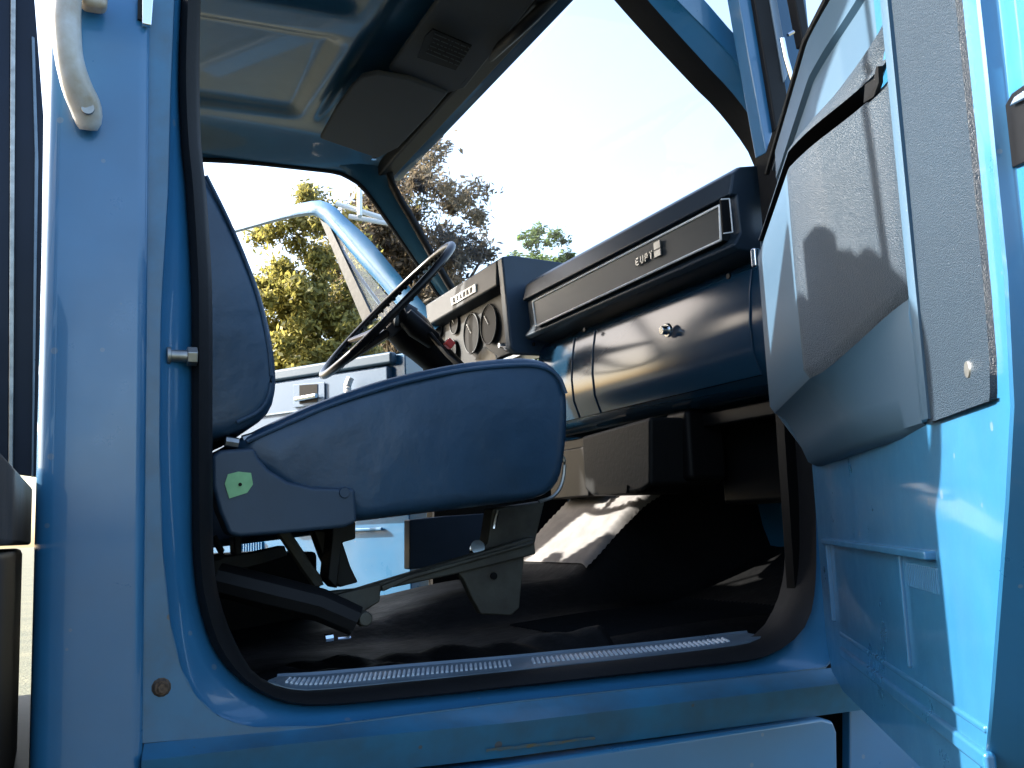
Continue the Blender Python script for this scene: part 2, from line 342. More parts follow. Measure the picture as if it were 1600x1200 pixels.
m = MB(); m.box(PY(147, 4, -.012), (.03, .026, .02)); part('handle_foot', m, M['tan'], gh, bevel=.008, seg=3)
m = MB(); m.prism([PY(222, -12, -.004), PY(241, -12, -.004), PY(237, 40, -.004), PY(222, 37, -.004)], (0, .01, 0)); part('gutter_end', m, M['chrome'], bevel=.002)
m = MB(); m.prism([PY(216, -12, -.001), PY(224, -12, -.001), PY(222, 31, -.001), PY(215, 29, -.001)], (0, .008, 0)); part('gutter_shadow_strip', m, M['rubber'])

# ---- floor with hump and toe board
def sm(a, b, x): t = max(0, min(1, (x-a)/(b-a))); return t*t*(3-2*t)
def floor_z(x, y):
    z = -.205 + .03*sm(.5, 1.1, x) + .42*max(0, x-1.16)**1.15 - .03*sm(.22, .14, y)
    hw = sm(.58, .70, y)*sm(1.16, 1.04, y)
    z += hw*(.06*sm(.2, .9, x) + .16*sm(.98, 1.22, x) + .12*sm(1.2, 1.5, x))
    return z
m = MB(); nx, ny = 70, 70; vs_ = []
for i in range(nx+1):
    for j in range(ny+1):
        x = .0+1.62*i/nx; y = .085+1.525*j/ny; vs_.append(W(x, y, floor_z(x, y)))
m.add(vs_, [(i*(ny+1)+j, (i+1)*(ny+1)+j, (i+1)*(ny+1)+j+1, i*(ny+1)+j+1) for i in range(nx) for j in range(ny)])
fl = part('floor', m, M['mat'], ang=80)
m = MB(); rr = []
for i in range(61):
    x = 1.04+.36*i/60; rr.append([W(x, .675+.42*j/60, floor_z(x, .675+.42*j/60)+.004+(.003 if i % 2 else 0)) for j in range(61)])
m.loft(rr, closed=False, caps=False); part('hump_sun_patch', m, M['hump'], ang=80)  # pale patch cut to the sunlit part of the black hump
m = MB()
for k in range(26):
    y = .235+.0125*k
    pts = [W(.80+.4*i/14, y, floor_z(.80+.4*i/14, y)) for i in range(15)]
    m.loft([[p+Vector((0, -.003, .0005)) for p in pts], [p+Vector((0, 0, .0035)) for p in pts], [p+Vector((0, .003, .0005)) for p in pts]], closed=False, caps=False)
part('mat_ribs', m, M['mat'], fl)['kind'] = 'stuff'
# crumpled loose mat along the sill
m = MB(); rings = []
for i in range(50):
    x = .2+.62*i/49; row = []
    for j in range(12):
        y = .17+.13*j/11
        row.append(W(x, y, floor_z(x, y)+.006+.007*math.sin(x*60+y*40)*math.sin(x*23+1)+.006*math.sin(y*55+x*9)))
    rings.append(row)
m.loft(rings, closed=False, caps=False); part('loose_floor_mat', m, M['mat'], ang=80, solid=.004)
m = MB(); m.prism([W(.12, .10, -.24), W(1.2, .10, -.24), W(1.2, .10, -.215), W(.12, .10, -.215)], (0, .12, 0)); m.prism([v+Vector((0, .002, -.003)) for v in far[::6]]+[v+Vector((0, .002, -.06)) for v in reversed(far[::6])], (0, .012, 0)); part('inner_sill', m, M['mat'])
# firewall, kick panels, rear wall, side inners
m = MB(); m.prism([W(1.60, .06, -.3), W(1.60, 1.62, -.3), W(1.45, 1.62, .52), W(1.45, .06, .52)], (.02, 0, 0)); part('firewall', m, M['mat'])
m = MB(); m.prism([W(1.09, .07, -.26), W(1.62, .07, -.2), W(1.5, .07, .5), W(1.10, .07, .5)], (0, .02, 0)); part('kick_panel', m, M['black'])
m = MB(); m.prism([W(1.02, 1.60, -.26), W(1.62, 1.60, -.2), W(1.5, 1.60, .5), W(1.06, 1.60, .5)], (0, .02, 0)); part('kick_panel', m, M['black'])
m = MB(); m.prism([W(-.006, .10, -.5), W(-.006, 1.62, -.5), W(-.006, 1.62, .62), W(-.006, 1.55, .66), W(-.006, 1.54, 1.07), W(-.006, .72, 1.07), W(-.006, .70, .90), W(-.006, .32, .90), W(-.006, .30, .69), W(-.006, .10, .62)], (.02, 0, 0)); part('rear_wall', m, M['paint_in'], bevel=.004)  # unseen wall, its openings shaped to pass sun to door panel and hump
m = MB(); m.prism([W(-.01, 1.60, -.5), W(.15, 1.60, -.5), W(.15, 1.60, .60), W(-.01, 1.60, .60)], (0, .06, 0)); part('driver_rear_pillar', m, M['paint_in'], bevel=.01)  # cut short so sun reaches the hump
m = MB(); m.prism([W(-.01, 1.535, .86), W(.16, 1.60, .86), W(.17, 1.57, 1.06), W(.0, 1.535, 1.06)], (0, .05, 0)); part('sun_slot_cap', m, M['paint_in'])  # unseen block added to cap the slot that passes sun
m = MB(); m.tube([W(-.004, 1.62, .58), W(.0, 1.6, .88)], .006, 8); part('sun_gap_post', m, M['paint'])  # added post in the driver-side sun slot
m = MB(); m.prism([W(.002, .32, .90), W(.002, .70, .90), W(.002, .70, 1.05), W(.002, .32, 1.05)], (.004, 0, 0)); part('rear_window', m, M['glass'])  # unseen window, sized for the sun patch on the door trim
m = MB(); m.box(W(.62, 1.64, -.27), (1.2, .1, .12)); part('driver_sill', m, M['paint_in'], bevel=.01)

# ---- roof: glossy stamped steel pan
def roof_z(x, y):
    ex = min(sm(.0, .16, x), sm(.96, .80, x)); ey = min(sm(.06, .26, y), sm(1.60, 1.40, y))
    z = 1.06+.055*ex*ey
    a = sm(.14, .19, x)*sm(.60, .55, x)*(sm(.86, .92, y)*sm(1.36, 1.30, y)+sm(.28, .34, y)*sm(.78, .72, y))
    z += .022*a
    z += .014*sm(.62, .66, x)*sm(.78, .74, x)*sm(.2, .3, y)*sm(1.4, 1.3, y)
    return z
m = MB(); nx, ny = 80, 110; vs_ = []
for i in range(nx+1):
    for j in range(ny+1):
        x = .0+.95*i/nx; y = .06+1.53*j/ny; vs_.append(W(x, y, roof_z(x, y)))
m.add(vs_, [(i*(ny+1)+j, (i+1)*(ny+1)+j, (i+1)*(ny+1)+j+1, i*(ny+1)+j+1) for i in range(nx) for j in range(ny)])
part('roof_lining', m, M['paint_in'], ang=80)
m = MB(); nx, ny = 14, 20; vs_ = []
for i in range(nx+1):
    for j in range(ny+1):
        x = -.015+.98*i/nx; y = .045+1.56*j/ny
        vs_.append(W(x, y, 1.075+.075*min(sm(-.02, .2, x), sm(.97, .75, x))*min(sm(.04, .25, y), sm(1.61, 1.40, y))))
m.add(vs_, [(i*(ny+1)+j, (i+1)*(ny+1)+j, (i+1)*(ny+1)+j+1, i*(ny+1)+j+1) for i in range(nx) for j in range(ny)])
part('roof_skin', m, M['paint'], ang=80)
m = MB(); m.prism([W(.1, .05, 1.03), W(.93, .05, 1.03), W(.93, .05, 1.075), W(.1, .05, 1.075)], (0, .04, 0)); part('passenger_roof_rail', m, M['paint_in'], bevel=.008)
m = MB(); m.prism([W(.865, .06, 1.045), W(.925, .06, 1.06), W(.93, .06, 1.085), W(.86, .06, 1.085)], (0, 1.5, 0)); part('windshield_header', m, M['rubber'], bevel=.008, seg=3)

# ---- driver-side roof rail running into the pillar beside the windshield
N = 44
A = cr([(230, 247, 0), (350, 251, 0), (444, 259, 0), (519, 268, 0), (547, 279, 0), (566, 294, 0), (594, 331, 0), (631, 384, 0), (680, 455, 0), (725, 520, 0)], N)
B = cr([(230, 202, 0), (312, 205, 0), (425, 212, 0), (490, 234, 0), (560, 250, 0), (590, 260, 0), (612, 288, 0), (636, 330, 0), (690, 425, 0), (742, 510, 0)], N)
Cm = [a.lerp(b, .5) for a, b in zip(A, B)]
m = MB(); m.loft([[PY(p.x, p.y, 1.62) for p in A], [PY(p.x, p.y, 1.575) for p in A], [PY(p.x, p.y, 1.54) for p in Cm], [PY(p.x, p.y, 1.52) for p in B], [PY(p.x, p.y, 1.62) for p in B]], closed=False, caps=False)
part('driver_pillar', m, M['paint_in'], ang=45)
m = MB(); m.tube([PY(p.x+2, p.y, 1.575) for p in A], .008, 8); part('driver_door_seal', m, M['rubber'])
m = MB(); m.tube(cr([PY(1000, -150, .9), PX(860, 0, .905), PX(735, 118, .905), PY(622, 236, 1.49), PY(607, 262, 1.51), PY(614, 292, 1.515), PY(640, 336, 1.515), PY(690, 425, 1.515), PY(742, 510, 1.51)], 50), .012, 8)
part('windshield_seal', m, M['rubber'], ang=80)

# ---- passenger-side windshield pillar
N = 24
A = [PY(p.x, p.y, .11) for p in cr([(860, -150, 0), (985, 0, 0), (1100, 125, 0), (1131, 156, 0), (1162, 194, 0), (1187, 231, 0), (1198, 262, 0), (1203, 300, 0)], N)]
A2 = [PY(p.x, p.y, .085) for p in cr([(884, -150, 0), (1012, 0, 0), (1105, 103, 0), (1140, 140, 0), (1172, 182, 0), (1196, 222, 0), (1206, 258, 0), (1210, 300, 0)], N)]
A3 = [PY(p.x, p.y, .06) for p in cr([(915, -150, 0), (1045, -10, 0), (1112, 58, 0), (1150, 100, 0), (1185, 148, 0), (1208, 196, 0), (1218, 240, 0), (1222, 300, 0)], N)]
A4 = [PY(p.x, p.y, .05) for p in cr([(960, -150, 0), (1095, -6, 0), (1135, 40, 0), (1172, 80, 0), (1208, 130, 0), (1232, 180, 0), (1242, 230, 0), (1246, 300, 0)], N)]
A5 = [v+Vector((.02, .06, 0)) for v in A4]
m = MB(); m.loft([A2, A3, [v+Vector((0, -.004, 0)) for v in A3], A4, A5], closed=False, caps=False); part('passenger_pillar', m, M['paint'], ang=40)
m = MB(); m.loft([[v+Vector((.0, .03, 0)) for v in A], A, [a.lerp(b, .5)+Vector((0, -.004, 0)) for a, b in zip(A, A2)], A2], closed=False, caps=False); part('windshield_seal', m, M['rubber'], ang=60)
# windshield pane
wt = [W(.925, .08, 1.065), W(.925, 1.55, 1.065)]; wb = [W(1.30, .06, .56), W(1.30, 1.60, .56)]
m = MB(); rows = []
for i in range(9):
    t = i/8; rows.append([wt[0].lerp(wb[0], t).lerp(wt[1].lerp(wb[1], t), j/12)+Vector((.05*math.sin(math.pi*j/12), 0, 0)) for j in range(13)])
m.loft(rows, closed=False, caps=False); part('windshield', m, M['glass'])
m = MB(); m.prism([W(1.26, .05, .50), W(1.42, .05, .53), W(1.42, 1.62, .53), W(1.26, 1.62, .50)], (0, 0, .015)); part('cowl', m, M['paint'])

# ---- sun visors and sticker
def visor(name, pts, lab):
    m = MB(); pts = [Vector(p) for p in pts]
    m.prism(pts, (0, 0, .014)); return part(name, m, M['visor'], label=lab, bevel=.006, seg=3)
zv = 1.045
def vz(px, py, z): return PZ(px, py, z)
v1 = visor('sun_visor', [vz(500, 217, zv+.012), vz(525, 172, zv+.014), vz(549, 138, zv+.014), vz(566, 121, zv+.012), vz(590, 116, zv+.01), vz(640, 125, zv+.004), vz(700, 147, zv-.004), vz(672, 180, zv-.006), vz(622, 232, zv-.006), vz(590, 248, zv-.002)], 'grey fabric driver-side sun visor')
m = MB(); m.disc(vz(584, 246, zv-.012), (0, 0, -1), .007, .006); part('visor_screw', m, M['chrome'], v1)
v2 = visor('sun_visor', [W(.70, .90, zv+.028), W(.70, .28, zv+.028), W(.86, .28, zv), W(.885, .88, zv), W(.85, .94, zv+.004), W(.76, .94, zv+.016)], 'grey fabric passenger-side sun visor')
m = MB(); st = [vz(664, 58, zv-.004), vz(676, 46, zv-.004), vz(737, 72, zv-.012), vz(712, 110, zv-.014), vz(652, 90, zv-.006)]
m.prism(st, (0, 0, .003)); stk = part('warning_sticker', m, M['black'], label='black sticker with rows of tiny grey print')
m = MB()
ea = (st[2]-st[1]).normalized(); eb = (st[3]-st[2]); L = eb.length; eb.normalize(); rnd = random.Random(3)
for r_ in range(6):
    x = .006+.01*rnd.random()
    while x < .10:
        wd = rnd.uniform(.002, .006); c = st[1]+ea*(x+wd/2)+eb*(.009+r_*L*.14)+Vector((0, 0, -.0025))
        m.prism([c-ea*wd/2-eb*.0016, c+ea*wd/2-eb*.0016, c+ea*wd/2+eb*.0016, c-ea*wd/2+eb*.0016], (0, 0, .001)); x += wd+rnd.choice((.0012, .0012, .005))
pr = part('print', m, M['trimgrey'], stk); pr['kind'] = 'stuff'

# ---- dashboard pad
X0 = PY(1127, 350, .17).x
def pxz(px, py, y=.15): p = PY(px, py, y); return (p.x, p.z-H)
prof = [(1.42, .57), (1.40, .60), (1.25, .618), (1.13, .615), (1.085, .607), (1.066, .593), pxz(1122, 312), (X0-.004, .552), (X0, .486), pxz(1129, 390), pxz(1138, 398), (1.10, .452), (1.13, .447), (1.42, .447)]
ym = [.12, .13, .96, .975]
m = MB(); rings = []
for k, y in enumerate(ym):
    s_ = .985 if k in (0, 3) else 1
    rings.append([W(1.25+(x-1.25)*s_, y, .53+(z-.53)*s_) for x, z in prof])
m.loft(rings); dash = part('dash_pad', m, M['dash'], ang=28, bevel=.004, seg=3)
# grey trim with bright outline
def dp(px, py, off=.0): return PX(px, py, X0-.021-off)
q = [dp(833, 471), dp(1125, 321), dp(1127, 375), dp(838, 510)]
m = MB(); m.prism(q, (.018, 0, 0)); tp = part('trim_panel', m, M['trimgrey'], dash)
for a, b in zip(q, q[1:]+q[:1]):
    m = MB(); m.tube([a+Vector((-.001, 0, 0)), b+Vector((-.001, 0, 0))], .0023, 8); part('bright_moulding', m, M['white'], dash)
e = [PY(1124, 313, .1215), PY(1137, 312, .1215), PY(1142, 364, .1215), PY(1128, 366, .1215)]
m = MB(); m.prism([v+Vector((0, .0, 0)) for v in e], (0, -.004, 0)); part('end_trim', m, M['black'], dash)
for a, b in zip(e[:3], e[1:]):
    m = MB(); m.tube([a+Vector((0, -.005, 0)), b+Vector((0, -.005, 0))], .0012, 6); part('bright_moulding', m, M['white'], dash)
# badge: a row of small raised letters ending in a taller block
m = MB()
def bar(u0, v0, u1, v1):
    o_, uu, vv_ = dp(995, 416.5, .003), dp(1034, 397, .003)-dp(995, 416.5, .003), Vector((0, 0, -.0155))
    pts = [o_+uu*u0+vv_*v0, o_+uu*u1+vv_*v0, o_+uu*u1+vv_*v1, o_+uu*u0+vv_*v1]
    m.prism([p+Vector((0, 0, .0155)) for p in pts], (-.003, 0, 0))
for x0, gl in ((0, 'E'), (.2, 'U'), (.38, 'P'), (.56, 'T')):
    w_ = .13
    if gl in 'EP': bar(x0, 0, x0+.04, 1)
    if gl == 'E': bar(x0, 0, x0+w_, .2); bar(x0, .8, x0+w_, 1); bar(x0+.04, .42, x0+w_*.9, .58)
    if gl == 'U': bar(x0, 0, x0+.04, 1); bar(x0+w_-.04, 0, x0+w_, 1); bar(x0, .8, x0+w_, 1)
    if gl == 'P': bar(x0, 0, x0+w_, .2); bar(x0+w_-.04, 0, x0+w_, .55); bar(x0, .45, x0+w_, .6)
    if gl == 'T': bar(x0, 0, x0+w_, .2); bar(x0+.045, 0, x0+.09, 1)
bar(.76, -.8, 1, .15); bar(.76, .3, 1, 1.1)
part('badge', m, M['steel'], dash)

# ---- lower dash, glove box, seams
lp = [(1.13, .452), (1.113, .43), (1.104, .385), (1.099, .33), (1.102, .28), (1.116, .24), (1.145, .215), (1.30, .21), (1.30, .452)]
m = MB(); m.loft([[W(x, y, z) for x, z in lp] for y in (.09, 1.0)]); ld = part('lower_dash', m, M['glove'], ang=50)
gp = lp[1:6]
def dashpanel(y0, y1, nm, out=.0035):
    m = MB(); o1 = [(x-out, z) for x, z in gp]; loop = o1+[(x+.004, z) for x, z in reversed(gp)]
    m.loft([[W(x, y0, z) for x, z in loop], [W(x, y1, z) for x, z in loop]]); return part(nm, m, M['glove'], ld, ang=50, bevel=.002)
gbx = dashpanel(.14, .70, 'glove_box_door'); dashpanel(.707, .80, 'ashtray_panel'); dashpanel(.807, .90, 'side_panel')
c = PX(1045, 516, 1.092); m = MB(); m.disc(c, (-1, 0, -.1), .014, .006, 20, .013); m.disc(c+Vector((-.006, 0, 0)), (-1, 0, -.1), .009, .012, 20, .008); part('lock_knob', m, M['chrome'], gbx, bevel=.001)
for px, py in ((915, 515), (835, 538), (1140, 432)):
    m = MB(); m.disc(PX(px, py, 1.087), (-1, 0, 0), .005, .004, 10); part('pad_screw', m, M['black'], dash)

# ---- heater box
hc = PY(1016, 700, .42); hl = PX(910, 700, hc.x)
def hz(px, py): return PX(px, py, hc.x)
pts = [hz(908, 682), hz(1016, 651), hz(1016, 757), hz(1000, 768), hz(960, 775), hz(925, 775), hz(913, 765)]
m = MB(); m.prism(pts, (.17, 0, 0)); hb = part('heater_box', m, M['greybox'], bevel=.008, seg=3)
m = MB(); m.prism([hz(933, 762)+Vector((-.003, 0, 0)), hz(982, 758)+Vector((-.003, 0, 0)), hz(980, 770)+Vector((-.003, 0, 0)), hz(938, 773)+Vector((-.003, 0, 0))], (.006, 0, 0)); part('vent_slot', m, M['black'], hb)
m = MB(); m.box(hc+Vector((.12, .02, .005)), (.09, .08, .14)); m.box(hc+Vector((.24, -.06, -.03)), (.1, .2, .17)); part('blower_duct', m, M['black'], hb, bevel=.012, seg=3)
m = MB(); m.box(W(1.22, .6, .19), (.10, .9, .03)); m.box(W(1.21, .95, .12), (.12, .2, .12)); part('under_dash_brace', m, M['black'], bevel=.005)

# ---- instrument pod
XP = 1.02
def xp(px, py, x=XP): return PX(px, py, x)
yN = xp(777, 430).y; ztop = xp(777, 405).z; yF = 1.58
zb = xp(777, 447).z; zlow = PX(785, 556, 1.06).z
# hood: brow strip, near cheek, top
m = MB(); m.prism([Vector((XP, yN, ztop)), Vector((XP-.004, yN, zb)), Vector((XP+.03, yN, zb-.006)), Vector((XP+.3, yN, zb)), Vector((XP+.3, yN, ztop-.02)), Vector((XP+.03, yN, ztop+.006))], (0, yF-yN, 0))
pod = part('instrument_pod', m, M['pod'], bevel=.006, seg=3)
m = MB(); m.prism([Vector((XP, yN, ztop)), Vector((XP+.015, yN, zlow)), Vector((XP+.03, yN, zlow-.012)), Vector((XP+.2, yN, zlow-.012)), Vector((XP+.3, yN, ztop-.01)), Vector((XP+.03, yN, ztop+.006))], (0, -.032, 0)); part('cheek', m, M['vinyl2'], pod, bevel=.006, seg=3)
XB = XP+.035
m = MB(); m.prism([Vector((XB, yN+.001, zb)), Vector((XB, yF, zb)), Vector((XB+.01, yF, zlow)), Vector((XB+.01, yN+.001, zlow))], (.02, 0, 0)); part('bezel', m, M['bezel'], pod, bevel=.003)
for px, py, r in ((765, 507, .052), (738, 521, .055), (711, 505, .031), (686, 512, .031), (708, 548, .031), (683, 556, .031)):
    c = PX(px, py, XB-.001); m = MB(); m.disc(c+Vector((.004, 0, 0)), (-1, 0, .03), r, .006, 32, r*.97)
    gg = part('gauge', m, M['dial'], pod)
    m = MB(); a = [c+Vector((-.003, math.cos(t)*r*1.02, math.sin(t)*r*1.02)) for t in [2*math.pi*k/32 for k in range(32)]]; m.tube(a, .0026, 6, closed=True, up=Vector((1, 0, 0))); part('gauge_rim', m, M['bezel'], gg, ang=80)
    m = MB(); m.tube([c+Vector((-.004, 0, 0)), c+Vector((-.004, r*.5, r*.55))], .0012, 5); part('needle', m, M['white'], gg)
# shift indicator strip with small marks
q = [xp(708, 466), xp(746, 443.5), xp(747, 456), xp(709, 477.5)]
m = MB(); m.prism([v+Vector((-.004, 0, 0)) for v in q], (-.003, 0, 0)); ind = part('indicator_strip', m, M['white'], pod)
m = MB(); 
for k in range(6):
    a = q[0].lerp(q[1], .1+.14*k); b = q[3].lerp(q[2], .1+.14*k); dlt = (q[1]-q[0])*.05; off = Vector((-.0085, 0, 0)); up_ = (b-a)
    m.prism([a+up_*.22+off, a+dlt*(1+.5*(k % 2))+up_*.22+off, a+dlt*(1.4-.4*(k % 2))+up_*.8+off, a+up_*.8+off], (.002, 0, 0))
pr = part('print', m, M['black'], ind)
# switches below the pod's near end
for px, py in ((788, 540), (797, 545)):
    m = MB(); m.disc(PX(px, py, 1.05), (-1, 0, 0), .008, .015, 14, .006); part('switch_knob', m, M['chrome'], pod)
m = MB(); m.prism([PX(742, 562, .98), PX(756, 541, .98), PX(774, 554, .98), PX(776, 566, .98)], (.002, 0, 0)); part('paper_tag', m, M['tan'], pod)

# ---- steering wheel and column
tau = math.radians(47); sc_c = W(.794, 1.25, .576); R_ = .24
e1 = Vector((math.cos(tau), 0, math.sin(tau))); e2 = Vector((0, 1, 0)); axn = Vector((math.sin(tau), 0, -math.cos(tau)))
m = MB(); m.tube([sc_c+e1*math.cos(t)*R_+e2*math.sin(t)*R_ for t in [2*math.pi*k/72 for k in range(72)]], .0105, 10, closed=True, up=axn)
whl = part('steering_wheel', m, M['blackgloss'], ang=80)
m = MB()
for k in range(60):
    t = 2*math.pi*k/60; m.disc(sc_c+(e1*math.cos(t)+e2*math.sin(t))*(R_-.006)+axn*.008, (e1*math.cos(t)+e2*math.sin(t)), .006, -.009, 6)
part('finger_grips', m, M['blackgloss'], whl)['kind'] = 'stuff'
hubc = sc_c+axn*.045
for t in (math.radians(105), math.radians(255), math.radians(180)):
    dr = e1*math.cos(t)+e2*math.sin(t); m = MB()
    m.tube(cr([sc_c+dr*(R_-.005), sc_c+dr*R_*.6+axn*.02, hubc+dr*.05-axn*.005], 12), [.011+.0012*i for i in range(12)], 8, up=axn, flat=.6); part('spoke', m, M['blackgloss'], whl)
m = MB(); m.disc(hubc-axn*.018, axn, .052, .03, 28, .06); m.disc(hubc-axn*.026, axn, .04, .01, 28, .05); part('hub', m, M['bezel'], whl, bevel=.004)
m = MB(); ctr = [hubc+axn*t for t in (.012, .05, .09, .16, .26, .38)]; m.tube(ctr, [.055, .058, .05, .044, .04, .038], 18, up=Vector((0, 1, 0))); col = part('steering_column', m, M['black'], ang=50)
p0 = PY(650, 512, 1.17); m = MB(); m.tube([p0+Vector((-.03, -.0, .03)), p0, p0+Vector((.05, .01, -.03))], [.024, .028, .024], 18); part('turn_signal_housing', m, M['black'], col)
m = MB(); m.tube([PY(672, 522, 1.15), PY(700, 556, 1.08), PY(722, 575, 1.05)], [.007, .006, .008], 8); part('shift_lever', m, M['black'], col)
m = MB(); m.box(PY(702, 537, 1.10), (.022, .02, .022), Matrix.Rotation(.7, 3, 'Y')); part('hazard_knob', m, M['red'], col, bevel=.004)

# ---- seat
YS = .17; YW = .60
def seatloft(outline, name, m_, parent=None, y0=YS, wd=YW, round_=.035, nseg=5, label=None):
    c = sum((Vector((p.x, 0, p.z)) for p in outline), Vector())/len(outline); rings = []
    ks = []
    for k in range(nseg+1):
        a = math.pi/2*k/nseg; ks.append((y0+round_*(1-math.sin(a)), round_*(1-math.cos(a))))
    ks = list(reversed(ks)); full = [(y, ins) for y, ins in ks]
    full = [(y0, round_*.75), (y0+round_*.12, round_*.4), (y0+round_*.4, round_*.13), (y0+round_, 0), (y0+wd/2, -.004), (y0+wd-round_, 0), (y0+wd-round_*.4, round_*.13), (y0+wd, round_*.7)]
    for y, ins in full:
        row = []
        for p in outline:
            d_ = Vector((p.x-c.x, 0, p.z-c.z)); L_ = d_.length; row.append(Vector((p.x, y, p.z))-d_/L_*min(ins, L_*.5))
        rings.append(row)
    mm = MB(); mm.loft(rings); o = mm.build(name, m_, parent or T, ang=60)
    if label: o['label'] = label
    return o
cush = [(372, 690), (400, 672), (440, 652), (500, 626), (600, 591), (700, 568), (770, 558), (820, 555), (858, 561), (880, 578), (892, 604), (895, 650), (892, 700), (884, 745), (868, 768), (840, 779), (760, 790), (650, 803), (560, 813), (540, 800), (470, 780), (410, 740), (375, 715)]
cp = [PY(p.x, p.y, YS) for p in cr([(a, b, 0) for a, b in cush], 90, closed=True)]
seat = seatloft(cp, 'seat_cushion', M['vinyl'], label='navy vinyl seat cushion with a welted edge')
# welt along the upper side
m = MB(); m.tube([PY(p.x, p.y, YS-.001) for p in cr([(385, 690, 0), (430, 670, 0), (520, 632, 0), (620, 600, 0), (720, 579, 0), (800, 571, 0), (845, 573, 0), (872, 588, 0), (884, 615, 0)], 50)], .0035, 8); part('welt', m, M['vinyl'], seat)
back = [(318, 200), (322, 262), (345, 300), (368, 345), (392, 400), (412, 455), (426, 510), (434, 560), (436, 600), (430, 632), (412, 655), (380, 672), (345, 684), (300, 690), (240, 690), (200, 400), (230, 180), (280, 165)]
bp_ = [Vector((v.x, YS+.005, v.z)) for v in cr([PY(a, b, YS+.005) for a, b in back[1:15]]+[W(.02, YS, .10), W(.005, YS, .5), W(.0, YS, .66), W(.004, YS, .715), W(.02, YS, .728), W(.055, YS, .731), W(.092, YS, .730), W(.110, YS, .716), W(.13, YS, .67)], 100, closed=True)]
bk = seatloft(bp_, 'seat_back', M['vinyl'], y0=YS+.005, round_=.03, label='navy vinyl seat back leaning rearward')
m = MB(); m.tube([PY(p.x, p.y, YS+.007) for p in cr([(322, 275, 0), (352, 335, 0), (380, 398, 0), (402, 460, 0), (416, 520, 0), (423, 575, 0), (421, 615, 0), (405, 642, 0), (370, 660, 0)], 40)], .003, 8); part('welt', m, M['vinyl'], bk)
# driver's seat, further in
dseat = seatloft([v+Vector((-.12, 0, -.04)) for v in cp], 'driver_seat_cushion', M['vinyl'], y0=.98, wd=.56)
m = MB(); m.box(W(.29, 1.25, -.125), (.5, .5, .17)); part('driver_seat_pedestal', m, M['black'], bevel=.01)
dback = seatloft([v+Vector((.02, 0, -.03)) for v in bp_], 'driver_seat_back', M['vinyl'], y0=.98, wd=.56, round_=.03)
# hinge cover with a scrap of green tape
hcv = [(331, 712), (345, 703), (398, 699), (405, 715), (420, 733), (450, 752), (490, 761), (556, 763), (559, 816), (540, 824), (450, 833), (375, 839), (358, 835), (343, 800), (332, 760)]
m = MB(); m.prism([PY(a, b, YS-.012) for a, b in hcv], (0, .05, 0)); hcov = part('hinge_cover', m, M['vinyl2'], seat, bevel=.006, seg=3)
m = MB(); m.prism([PY(a, b, YS-.0125) for a, b in ((351, 756), (356, 741), (372, 737), (392, 739), (395, 757), (386, 770), (358, 779))], (0, -.0015, 0)); tape = part('green_tape_scrap', m, M['green'], hcov)
m = MB(); m.disc(PY(375, 757, YS-.0135), (0, -1, 0), .0025, .002, 8); part('tape_hole', m, M['black'], tape)
m = MB(); m.disc(PY(538, 770, YS-.012), (0, -1, 0), .008, .003, 16, .007); part('cover_screw', m, M['vinyl2'], hcov)
m = MB(); m.tube([PY(352, 690, YS+.02), PY(372, 693, YS+.02)], .008, 8); m.tube([PY(380, 690, YS+.02), PY(400, 684, YS+.02)], .009, 8); part('recline_hinge', m, M['steel'], seat)
# wire along the cushion's lower front edge
m = MB(); m.tube(cr([PY(842, 784, .2), PY(865, 775, .2), PY(878, 755, .2), PY(882, 722, .2), PY(874, 708, .2)], 20), .003, 6); part('spring_wire', m, M['steel'], seat)
# seat frame: rail, leg plates, brackets, levers
def slab(pts, y, th, nm, mt, par=seat, bev=.003):
    m = MB(); m.prism([PY(a, b, y) for a, b in pts], (0, th, 0)); return part(nm, m, mt, par, bevel=bev)
slab([(500, 926), (560, 920), (640, 896), (835, 838), (838, 866), (700, 900), (600, 921), (560, 950), (485, 962)], .30, .03, 'seat_rail', M['olive'])
slab([(596, 915), (640, 898), (835, 845), (836, 850), (640, 906), (598, 925)], .292, .01, 'rail_lip', M['olive'])
slab([(713, 893), (820, 868), (812, 950), (800, 962), (752, 960), (738, 935), (724, 905)], .31, .02, 'leg_plate', M['olive'])
slab([(770, 795), (852, 782), (836, 850), (752, 872), (745, 862), (762, 848)], .33, .04, 'front_support', M['olive'])
slab([(512, 932), (596, 912), (594, 940), (560, 962), (500, 962)], .285, .02, 'rear_bracket', M['olive'])
m = MB(); m.disc(PY(771, 900, .309), (0, -1, 0), .006, .003, 12); part('frame_hole', m, M['black'], seat)
m = MB(); m.tube(cr([PY(440, 828, .36), PY(456, 852, .36), PY(478, 885, .36), PY(494, 908, .36), PY(495, 922, .36), PY(482, 931, .35), PY(455, 930, .34)], 26), .010, 8); part('recline_lever', m, M['olive'], seat)
m = MB(); m.tube([PY(340, 905, .24), PY(420, 925, .22), PY(500, 945, .2), PY(556, 970, .19)], [.03, .031, .03, .028], 10, flat=.8); ln = part('floor_lever', m, M['rubber'], seat)
m = MB(); m.disc(PY(566, 966, .19), (0, -1, 0), .012, .02, 14, .010); part('lever_joint', m, M['olive'], seat, bevel=.002)
m = MB(); m.tube([PY(508, 998, .18), PY(520, 996, .18)], .006, 8); m.tube([PY(530, 968, .18), PY(542, 967, .18)], .0025, 6); m.tube([PY(528, 998, .18), PY(548, 996, .18)], .002, 6); part('lever_clip', m, M['chrome'], seat)
slab([(490, 828), (530, 830), (548, 885), (560, 910), (530, 918), (505, 870)], .45, .04, 'diagonal_brace', M['chassis'])
slab([(520, 822), (556, 815), (556, 842), (535, 848), (527, 920), (512, 905), (518, 850)], .40, .06, 'rear_leg', M['chassis'])
